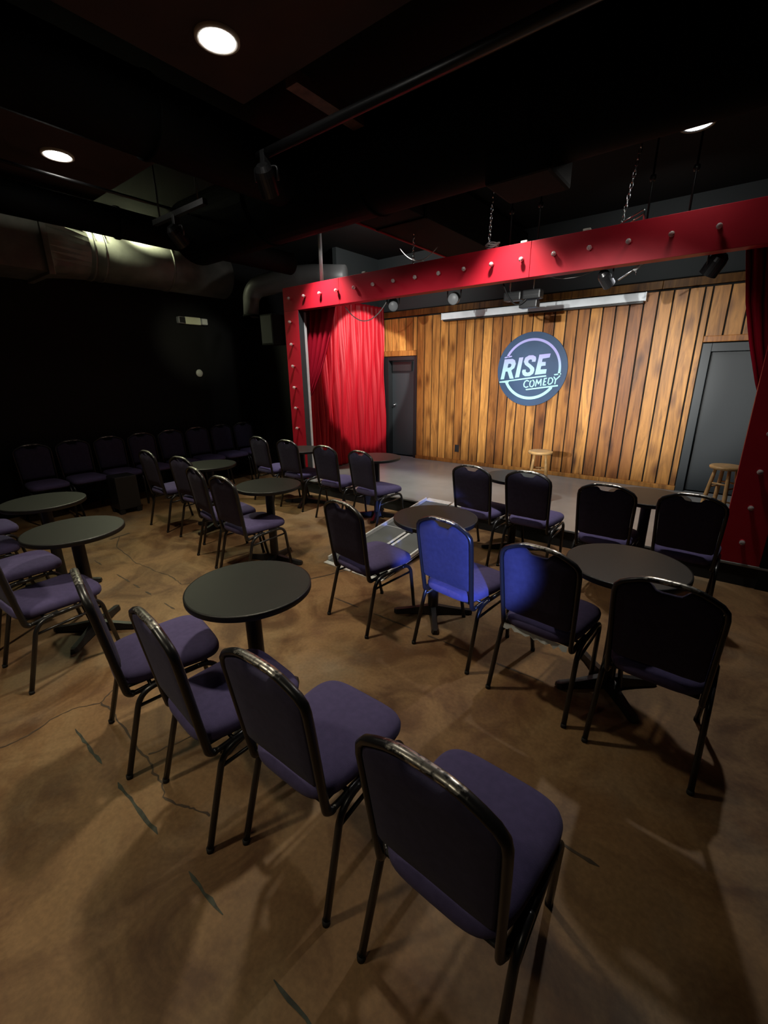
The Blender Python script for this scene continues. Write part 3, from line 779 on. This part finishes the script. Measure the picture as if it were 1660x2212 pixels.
solid(bm, [(-0.474, -0.168), (0.227, -0.079), (0.236, -0.098), (-0.321, -0.166), (-0.350, -0.215), (-0.376, -0.185), (-0.473, -0.185)])
solid(bm, [(-0.054, -0.276), (0.408, -0.212), (0.413, -0.233), (-0.045, -0.292)])
obj('ring_emblem', bm, LOGO, sg)

# ------------------------------------------------------------------ bar stools on the stage
def make_stool():
    t = thing('bar_stool', '-', 'stool')
    H = 0.613
    bm = B(); lathe(bm, [(0, H-0.003), (0.10, H-0.001), (0.128, H), (0.137, H-0.008), (0.138, H-0.020), (0.130, H-0.031), (0.10, H-0.035), (0, H-0.035)], 40)
    obj('seat', bm, STOOLWOOD, t, True)
    def at(k, z):
        a = pi/4+k*pi/2; r = 0.165-(0.165-0.085)*z/(H-0.03); return Vector((r*cos(a), r*sin(a), z))
    for k in range(4):
        zs = [0.0, 0.06, 0.2, 0.35, 0.5, H-0.03]; rs = [0.012, 0.0155, 0.018, 0.019, 0.017, 0.014]
        obj('leg', tube(B(), [at(k, z) for z in zs], rs, 12), STOOLWOOD, t, True)
    for k in range(4):
        for z in ((0.20, 0.40) if k % 2 == 0 else (0.24, 0.44)):
            obj('rung', tube(B(), [at(k, z), at((k+1) % 4, z)], 0.009, 8), STOOLWOOD, t, True)
    return t
s0 = make_stool(); s0.location = (-1.655, 5.09, ZS); s0.rotation_euler = (0, 0, R(18)); s0['label'] = 'pale wooden bar stool standing mid-stage before the plank wall'
dup(s0, (0.075, 5.24, ZS), R(62), 'pale wooden bar stool partly hidden by the right red post')

# ------------------------------------------------------------------ folding ramp
rp = thing('folding_ramp', 'silver folding suitcase ramp leading from the floor up onto the stage', 'ramp', (-2.395, 2.63, 0.0))
ang = math.atan2(0.185, 1.69); L = 1.71
RM = Matrix.Rotation(ang, 4, 'X')
for s in (-1, 1):
    a, b = (s*0.012, s*0.335) if s > 0 else (s*0.335, s*0.012)
    pn = obj('ramp_panel', box(B(), a, b, 0, L, 0.004, 0.016, 0, RM), GRIP, rp)
    xo = s*0.335
    bm = B(); box(bm, min(xo, xo-s*0.018), max(xo, xo-s*0.018), 0.01, L, -0.002, 0.052, 0.003, RM); obj('side_rail', bm, ALU, pn)
    bm = B(); box(bm, min(s*0.012, s*0.040), max(s*0.012, s*0.040), 0.35, 0.83, 0.016, 0.024, 0.002, RM); box(bm, min(s*0.012, s*0.040), max(s*0.012, s*0.040), 0.90, 1.40, 0.016, 0.024, 0.002, RM)
    obj('hinge_strip', bm, ALU, pn)
    bm = B(); box(bm, a, b, L*0.52, L*0.52+0.006, 0.016, 0.0175, 0, RM); obj('seam_strip', bm, ALU, pn)
    bm = B(); box(bm, a, b, -0.05, 0.03, 0.001, 0.012, 0.002); obj('bottom_lip', bm, ALU, pn)
    bm = B(); box(bm, a, b, L-0.02, L+0.07, 0.012, 0.022, 0.003, RM); obj('top_lip', bm, ALU, pn)
bm = B(); box(bm, -0.03, 0.05, 0.842, 0.888, 0.018, 0.034, 0.006, RM); obj('latch', bm, BLACKPLASTIC, rp)

# ------------------------------------------------------------------ stage rigging, screen, lamps
sc = thing('screen_casing', 'long white roll-up screen case mounted above the sign', 'projection screen', (-2.46, YB-0.12, 2.52))
bm = B(); box(bm, -1.41, 1.41, -0.045, 0.05, -0.038, 0.058, 0.012); obj('case', bm, SCREENWHITE, sc)
bm = B(); box(bm, -1.40, 1.40, -0.03, 0.04, -0.062, -0.038, 0.006); obj('bottom_bar', bm, BLACKPLASTIC, sc)
for s in (-1, 1): obj('end_cap', box(B(), min(s*1.41, s*1.425), max(s*1.41, s*1.425), -0.046, 0.051, -0.04, 0.06, 0.004), SCREENWHITE, sc)
for x in (-1.0, 1.0): obj('wall_bracket', box(B(), x-0.03, x+0.03, 0.05, 0.097, -0.03, 0.05), BLACKPLASTIC, sc)

pp = thing('lighting_pipe', 'black pipe hung behind the red beam carrying the stage lamps', 'pipe', (0, 4.62, 2.68))
obj('pipe', tube(B(), [(-5.1, 0, 0), (0.9, 0, 0)], 0.021, 12), CONDUIT, pp, True)

def par_can(label, loc, aimv, L_=0.17, rad=0.062, hang=0.17, lens=LENSGREY, name='stage_lamp', tilt=0.0):
    t = thing(name, label, 'stage lamp', loc, 0, None)
    m = aim((0, 0, 0), aimv)
    bm = B(); lathe(bm, [(0, -L_*0.55), (rad*0.55, -L_*0.55), (rad*0.9, -L_*0.40), (rad, -L_*0.2), (rad, L_*0.45), (rad*0.93, L_*0.45), (rad*0.93, L_*0.40), (0, L_*0.40)], 24, m)
    bd = obj('can_body', bm, BLACKCAN, t, False)
    bm = B(); lathe(bm, [(0, L_*0.405), (rad*0.92, L_*0.405), (rad*0.90, L_*0.42), (0, L_*0.43)], 24, m); obj('lens', bm, lens, bd, True)
    side = Vector(aimv).cross(Vector((0, 0, 1))).normalized()
    q = rad+0.012
    bm = B(); tube(bm, fillet([side*q, side*q+Vector((0, 0, hang*0.75)), -side*q+Vector((0, 0, hang*0.75)), -side*q], 0.02), 0.007, 8, flat=1.0)
    obj('yoke', bm, BLACKCAN, t, True)
    bm = B(); box(bm, -0.02, 0.02, -0.026, 0.026, hang*0.72, hang+0.055, 0.004); obj('clamp', bm, BLACKPLASTIC, t)
    return t
par_can('small black stage lamp below the beam before the red curtain, face towards the room', (-3.43, 4.62, 2.47), (0.55, -0.75, -0.40), L_=0.20)
par_can('stage lamp with grey round face, left of the hanging light bar', (-2.60, 4.62, 2.45), (0.25, -0.90, -0.25), L_=0.12, rad=0.062)
par_can('black stage lamp above the right end of the white screen case', (-1.075, 4.62, 2.45), (0.35, 0.75, -0.65), L_=0.15, rad=0.052)
par_can('big glossy black stage lamp at the top right, beside the right drape', (-0.295, 4.62, 2.455), (-0.45, 0.30, -0.75), L_=0.16, rad=0.066)
# little boom clamp
cl = thing('pipe_clamp', 'small bright clamp with a slanted rod, between the two right stage lamps', 'clamp', (-0.845, 4.62, 2.505))
obj('rod', tube(B(), [(-0.13, 0, -0.075), (0.04, 0, 0.03)], 0.007, 8), CHROME, cl, True)
obj('collar', tube(B(), [(-0.02, 0, -0.008), (0.05, 0, 0.036)], 0.017, 10), ALU, cl, True)
obj('hanger', tube(B(), [(0.04, 0, 0.03), (0.06, 0, 0.18)], 0.008, 8), CHROME, cl, True)
obj('thumb_screw', tube(B(), [(0.0, 0, 0.0), (0.005, 0, -0.05)], 0.004, 6), CHROME, cl, True)
# hanging two section bar
lb = thing('light_bar', 'black two-section light bar hanging above the screen case', 'light fixture', (-1.845, 4.68, 2.405))
for s in (-1, 1):
    bm = B(); box(bm, s*0.098-0.09, s*0.098+0.09, -0.055, 0.055, -0.042, 0.042, 0.014); hs = obj('housing', bm, BLACKPLASTIC, lb)
    bm = B(); box(bm, s*0.098-0.075, s*0.098+0.075, -0.058, -0.053, -0.01, -0.006); obj('front_slot', bm, CHROME, hs)
    obj('hanging_rod', tube(B(), [(s*0.12, -0.05, 0.04), (s*0.12, -0.06, 0.28)], 0.006, 8), CHROME, lb, True)
bm = B(); box(bm, -0.02, 0.16, -0.05, 0.05, -0.12, -0.05, 0.01); obj('mount_plate', bm, BLACKPLASTIC, lb)
# cables
def cable(label, pts, r, m, name='cable'):
    o = obj(name, tube(B(), fillet(pts, 0.4, 8), r, 8), m, None, True); return tag(o, label, 'cable')
def sag(a, b, d, n=14):
    a = Vector(a); b = Vector(b)
    return [a.lerp(b, k/n)-Vector((0, 0, d*4*(k/n)*(1-k/n))) for k in range(n+1)]
cable('pale cable looping below the left stage lamp across the curtain', sag((-4.15, 4.55, 2.50), (-3.50, 4.60, 2.52), 0.20), 0.006, CABLE)
cable('black cable looping under the hanging light bar', sag((-2.06, 4.62, 2.58), (-1.78, 4.60, 2.36), 0.13), 0.008, BLKCABLE)
cable('thin grey cable sagging between the beam and the right stage lamps', sag((-1.62, 4.62, 2.55), (-1.1, 4.62, 2.57), 0.06), 0.004, CABLE)
cable('thin pale cable hanging before the grey wall above the beam', sag((-3.75, 5.2, 3.22), (-3.0, 4.9, 3.06), 0.14), 0.005, CABLE)
# cable coil on beam
bm = B()
for k in range(4):
    a0 = k*0.5; tube(bm, [(0.055*cos(t*0.4+a0)*(1+.1*k), 0.03*sin(t*0.4+a0), 0.012*k+0.008*sin(t)) for t in range(17)], 0.006, 6)
o = obj('cable_coil', bm, CABLE, None, True, (-2.06, 4.36, 2.80)); tag(o, 'coil of pale cable lying on top of the red beam at a chain', 'cable')
# chains
def chain(label, a, b):
    a = Vector(a); b = Vector(b); n = int((b-a).length/0.036); bm = B()
    d = (b-a).normalized(); q = d.to_track_quat('Z', 'Y').to_matrix().to_4x4()
    for k in range(n):
        m = Matrix.Translation(a.lerp(b, (k+0.5)/n)) @ q @ Matrix.Rotation(pi/2*(k % 2), 4, 'Z')
        pts = [m @ Vector((0.0105*cos(t*2*pi/12), 0, 0.0145*sin(t*2*pi/12)+math.copysign(0.009, sin(t*2*pi/12+1e-6)))) for t in range(13)]
        tube(bm, pts, 0.0034, 6, False)
    o = obj('chain', bm, CHROME, None, True); return tag(o, label, 'chain', 'chains holding the red beam')
chain('steel chain rising from the beam beside the cable coil', (-2.11, 4.38, 2.78), (-2.075, 4.38, 3.56))
chain('steel chain rising from the beam right of the middle, left of the threaded rods', (-0.957, 4.38, 2.78), (-0.855, 4.38, 3.56))
chain('steel chain above the bright left part of the beam, near the black square duct', (-2.98, 4.38, 2.78), (-2.97, 4.38, 3.56))
# rods and bright tube
for x, lb_ in ((-1.86, 'thin dark hanger rod above the beam right of the cable coil'), (-0.885, 'thin dark hanger rod directly right of the right chain'), (-0.57, 'rightmost thin hanger rod above the beam'), (-2.16, 'thin dark hanger rod just left of the cable coil')):
    t = thing('hanger_rod', lb_, 'rod', (x*0.925, 4.62, 2.69), 0, 'hanger rods above the stage')
    obj('rod', tube(B(), [(0, 0, 0), (0, 0, 0.87)], 0.008, 8), CONDUIT, t, True)
    bm = B(); lathe(bm, [(0, 0.44), (0.02, 0.44), (0.024, 0.46), (0.02, 0.48), (0, 0.48)], 12); obj('coupling', bm, CONDUIT, t, True)
o = obj('steel_tube', tube(B(), [(-4.44, 4.44, 2.74), (-4.44, 4.44, 3.56)], 0.024, 14), GALV, None, True); tag(o, 'bright vertical steel tube above the left end of the red beam', 'tube')
# bracket triangle on beam
bm = B(); tube(bm, fillet([(-0.99, 4.36, 2.785), (-0.80, 4.36, 2.87), (-0.795, 4.36, 2.785)], 0.01), 0.006, 8)
tube(bm, fillet([(-0.93, 4.39, 2.785), (-0.80, 4.39, 2.85), (-0.795, 4.39, 2.785)], 0.01), 0.006, 8)
o = obj('wire_bracket', bm, CHROME, None, True); tag(o, 'small bright wire bracket standing on the beam at the right chain', 'bracket')
# white insulator blocks on beam
for x in (-3.62, -2.84, -1.73, -1.2):
    bm = B(); box(bm, x-0.03, x+0.03, 4.30, 4.34, 2.778, 2.80, 0.006); o = obj('junction_cap', bm, WHITEPLASTIC)
    tag(o, 'small white cap on top of the red beam, ' + {-3.62: 'leftmost of four', -2.84: 'second from the left', -1.73: 'right of the cable coil', -1.2: 'left of the wire bracket'}[x], 'cap', 'white caps on the beam')

# ------------------------------------------------------------------ ceiling services
def duct(label, pts, r, m, seg=28, bands=True, name='round_duct', flange=0.012):
    t = thing(name, label, 'duct'); pts = [Vector(p) for p in pts]
    obj('duct_run', tube(B(), pts, r, seg), m, t, True)
    if bands:
        a, b = pts[0], pts[-1]; n = max(1, int((b-a).length/1.2))
        for k in range(1, n+1):
            p = a.lerp(b, k/(n+1)); d = (b-a).normalized()*0.012
            obj('joint_band', tube(B(), [p-d, p+d], r+flange, seg), m, t, True)
    return t
big = duct('big black round duct crossing the ceiling in front of the stage', [(-4.7, 2.9, 3.075), (2.5, 2.9, 3.075)], 0.29, DUCTBLACK)
duct('black round duct running along between the two lit ceiling panels', [(-2.98, -2.4, 3.10), (-2.98, 2.60, 3.10)], 0.20, DUCTBLACK)
duct('black round duct at the left in front of the lit grey duct', [(-4.8, -2.0, 3.03), (-4.8, 4.25, 3.03)], 0.125, DUCTBLACK)
bm = B(); box(bm, -1.36, -0.98, 2.72, 3.10, 2.70, 2.85, 0.02); obj('outlet_box', bm, BLACKCEIL, big)
# lit wall duct: rectangular end, cone, round run
t = thing('wall_duct', 'grey duct along the left wall lit yellowish from above', 'duct')
obj('duct_run', tube(B(), [(-6.47, 2.45, 3.10), (-6.47, 4.35, 3.10)], 0.30, 36), DUCTGREY, t, True)
for y in (2.5, 2.62, 3.45): obj('joint_band', tube(B(), [(-6.47, y-0.014, 3.10), (-6.47, y+0.014, 3.10)], 0.308, 36), DUCTGREY, t, True)
bm = B(); n = 36
ringA = [bm.verts.new((-6.47+0.30*cos(2*pi*k/n), 2.45, 3.10+0.30*sin(2*pi*k/n))) for k in range(n)]
def sq(k):
    c, s = cos(2*pi*k/n), sin(2*pi*k/n); q = max(abs(c), abs(s)); return (-6.47+0.36*c/q, 1.98, 3.10+0.33*s/q)
ringB = [bm.verts.new(sq(k)) for k in range(n)]
for k in range(n): bm.faces.new((ringA[k], ringA[(k+1) % n], ringB[(k+1) % n], ringB[k]))
obj('transition', bm, DUCTGREY, t)
obj('square_run', box(B(), -6.83, -6.11, -1.0, 1.97, 2.77, 3.43), DUCTGREY, t)
bm = B(); box(bm, -6.845, -6.07, 1.95, 2.01, 2.74, 3.46, 0.004); obj('flange', bm, DUCTGREY, t)
# elbow
el = thing('elbow_duct', 'dark round elbow duct left of the red post top', 'duct')
ep = fillet([(-5.62, 4.18, 2.46), (-5.60, 4.2, 2.83), (-5.05, 4.62, 2.98), (-4.45, 4.9, 2.93)], 0.30, 10)
obj('elbow', tube(B(), ep, [0.105+0.045*min(1, i/14) for i in range(len(ep))], 24), mat('dark_grey_duct', (0.10, 0.10, 0.10), 0.45), el, True)
obj('collar', tube(B(), [(-5.62, 4.18, 2.46), (-5.62, 4.18, 2.49)], 0.116, 24), DUCTBLACK, el, True)
sq_ = thing('wall_speaker', 'black loudspeaker box on the dark wall left of the red post', 'speaker', (-5.33, 4.30, 2.08))
obj('cabinet', box(B(), -0.13, 0.13, -0.10, 0.12, 0, 0.40, 0.01), BLACKCEIL, sq_)
obj('grille', box(B(), -0.115, 0.115, -0.105, -0.10, 0.02, 0.38, 0.003), RUBBER, sq_)
obj('bracket', box(B(), -0.03, 0.03, 0.12, 0.15, 0.12, 0.28), BLACKPLASTIC, sq_)
# square duct over stage
sqd = thing('square_duct', 'black square duct over the stage with red light painted along its edges', 'duct')
obj('duct_run', box(B(), -3.2, -2.62, 3.45, YB-0.02, 3.09, 3.5, 0.006), BLACKCEIL, sqd)
obj('end_flange', box(B(), -3.215, -2.605, 4.02, 4.06, 3.075, 3.515, 0.003), DUCTBLACK, sqd)
obj('edge_painted_light', tube(B(), [(-3.21, 3.46, 3.085), (-3.21, YB-0.02, 3.085)], 0.013, 8), REDPAINT, sqd, True)  # reflected red light on the duct edge, put in as a red tube
obj('rim_painted_light', tube(B(), fillet([(-3.21, 4.03, 3.085), (-3.215, 4.03, 3.52), (-2.6, 4.03, 3.52)], 0.02), 0.013, 8), REDPAINT, sqd, True)  # red light on the front rim, also painted as a tube
# conduit and strut
o = obj('conduit_pipe', tube(B(), [(-2.55, 2.06, 2.94), (1.5, 2.06, 2.94)], 0.026, 14), CONDUIT, None, True); tag(o, 'dark conduit pipe slanting across the upper ceiling, right of the nearest lit can', 'pipe')
o = obj('strut_channel', box(B(), -2.245, -2.155, 2.04, 2.60, 3.17, 3.23), COPPERWOOD); tag(o, 'short reddish strut crossing above the dark conduit pipe', 'strut')
o = obj('conduit_pipe', tube(B(), [(-4.28, 1.0, 3.10), (-4.28, 2.6, 3.10)], 0.012, 10), CONDUIT, None, True); tag(o, 'thin conduit beside the left lit can, running to a house lamp', 'pipe')
st_ = thing('hanging_strut', 'short dark strut hung from the ceiling carrying the left house lamp', 'strut', (0, 0, 0))
obj('channel', box(B(), -4.25, -3.45, 2.22, 2.26, 2.92, 2.96), CONDUIT, st_)
for x in (-4.15, -3.55): obj('hanger', tube(B(), [(x, 2.24, 2.95), (x, 2.24, 3.56)], 0.007, 8), CONDUIT, st_, True)
par_can('house lamp hanging under the dark conduit pipe near the ceiling centre', (-2.49, 2.06, 2.80), (-0.30, 0.55, -0.65), L_=0.16, rad=0.06, hang=0.10, name='house_lamp')
par_can('house lamp hanging on a short strut at the left ceiling', (-3.90, 2.24, 2.78), (-0.10, 0.65, -0.65), L_=0.16, rad=0.06, hang=0.10, name='house_lamp')
# recessed cans
def can(label, x, y, z, drop=False):
    t = thing('ceiling_light', label, 'ceiling light', (x, y, z), 0, 'round lit ceiling cans')
    bm = B(); lathe(bm, [(0, 0.010), (0.083, 0.010), (0.083, 0.004), (0, 0.004)], 32); obj('lens', bm, CANGLOW, t)
    bm = B(); lathe(bm, [(0.084, 0.012), (0.084, -0.002), (0.098, -0.004), (0.104, 0.0), (0.104, 0.012)], 32); obj('trim_ring', bm, WHITETRIM if not drop else BLACKCAN, t, True)
    if drop:
        bm = B(); lathe(bm, [(0.104, 0.012), (0.104, 3.56-z), (0, 3.56-z), (0, 0.014), (0.104, 0.012)], 32); obj('housing', bm, BLACKCAN, t, True)
    return t
can('brightest round ceiling can, in the maroon panel at the top of the photo', -2.24, 1.62, 3.188)
can('round lit ceiling can at the upper left, in the second panel', -4.15, 1.54, 3.188)
can('lit can over the right end of the red beam, half hidden by the duct', -0.50, 4.06, 3.215, True)
for x, s_ in ((-1.82, 'right'), (-2.97, 'middle'), (-4.2, 'left')): can('lit can hidden above the red beam, ' + s_ + ' of three behind the big duct', x, 3.86, 3.22, True)
bl = thing('bare_bulb', 'small bare lit bulb between the left ducts', 'bulb', (-5.12, 1.98, 3.37))
bm = B(); lathe(bm, [(0, -0.045), (0.028, -0.035), (0.04, 0), (0.03, 0.03), (0.016, 0.055), (0, 0.055)], 16); obj('globe', bm, BULBGLOW, bl, True)
bm = B(); lathe(bm, [(0, 0.05), (0.022, 0.05), (0.022, 0.19), (0, 0.19)], 14); obj('socket', bm, BLACKPLASTIC, bl, True)

# ------------------------------------------------------------------ left wall items
em = thing('emergency_light', 'cream emergency light with two lamp heads on the black left wall', 'emergency light', (XL, 3.95, 2.48))
obj('housing', box(B(), 0, 0.07, -0.115, 0.135, -0.05, 0.055, 0.01), PALEBOX, em)
for y, m in ((-0.175, LAMPGREY), (0.19, LAMPGREY)):
    bm = B(); box(bm, 0.0, 0.09, y-0.055, y+0.055, -0.048, 0.05, 0.02); hh = obj('lamp_head', bm, m, em)
    bm = B(); box(bm, 0.088, 0.094, y-0.045, y+0.045, -0.04, 0.042, 0.002); obj('lens_grid', bm, BLACKPLASTIC if y < 0 else WHITEPLASTIC, hh)
bm = B(); lathe(bm, [(0, 0), (0.055, 0), (0.058, 0.006), (0.052, 0.018), (0, 0.020)], 28, aim((XL, 3.985, 1.715), (1, 0, 0)))
o = obj('wall_disc', bm, WHITEPLASTIC, None, True); tag(o, 'small white round plate on the black left wall below the emergency light', 'wall plate')
# dark stand before the wall chairs
st = thing('low_stand', 'low black boxy stand in front of the wall row of chairs', 'stand', (-5.98, 2.225, 0))
obj('cabinet', box(B(), -0.13, 0.13, -0.13, 0.13, 0.06, 0.48, 0.012), BLACKPLASTIC, st)
for sx in (-1, 1):
    for sy in (-1, 1): obj('foot', box(B(), sx*0.10-0.025, sx*0.10+0.025, sy*0.10-0.03, sy*0.10+0.03, 0, 0.06, 0.004), RUBBER, st)
# outlet on planks
ot = thing('wall_outlet', 'dark outlet plate low on the plank wall left of the stool', 'outlet', (-3.587, YB-0.022, 0.443))
obj('cover_plate', box(B(), -0.038, 0.038, -0.012, 0, -0.06, 0.06, 0.003), OUTLET, ot)
for z in (-0.026, 0.026): obj('socket', box(B(), -0.02, 0.02, -0.015, -0.011, z-0.016, z+0.016, 0.002), BLACKPLASTIC, ot)
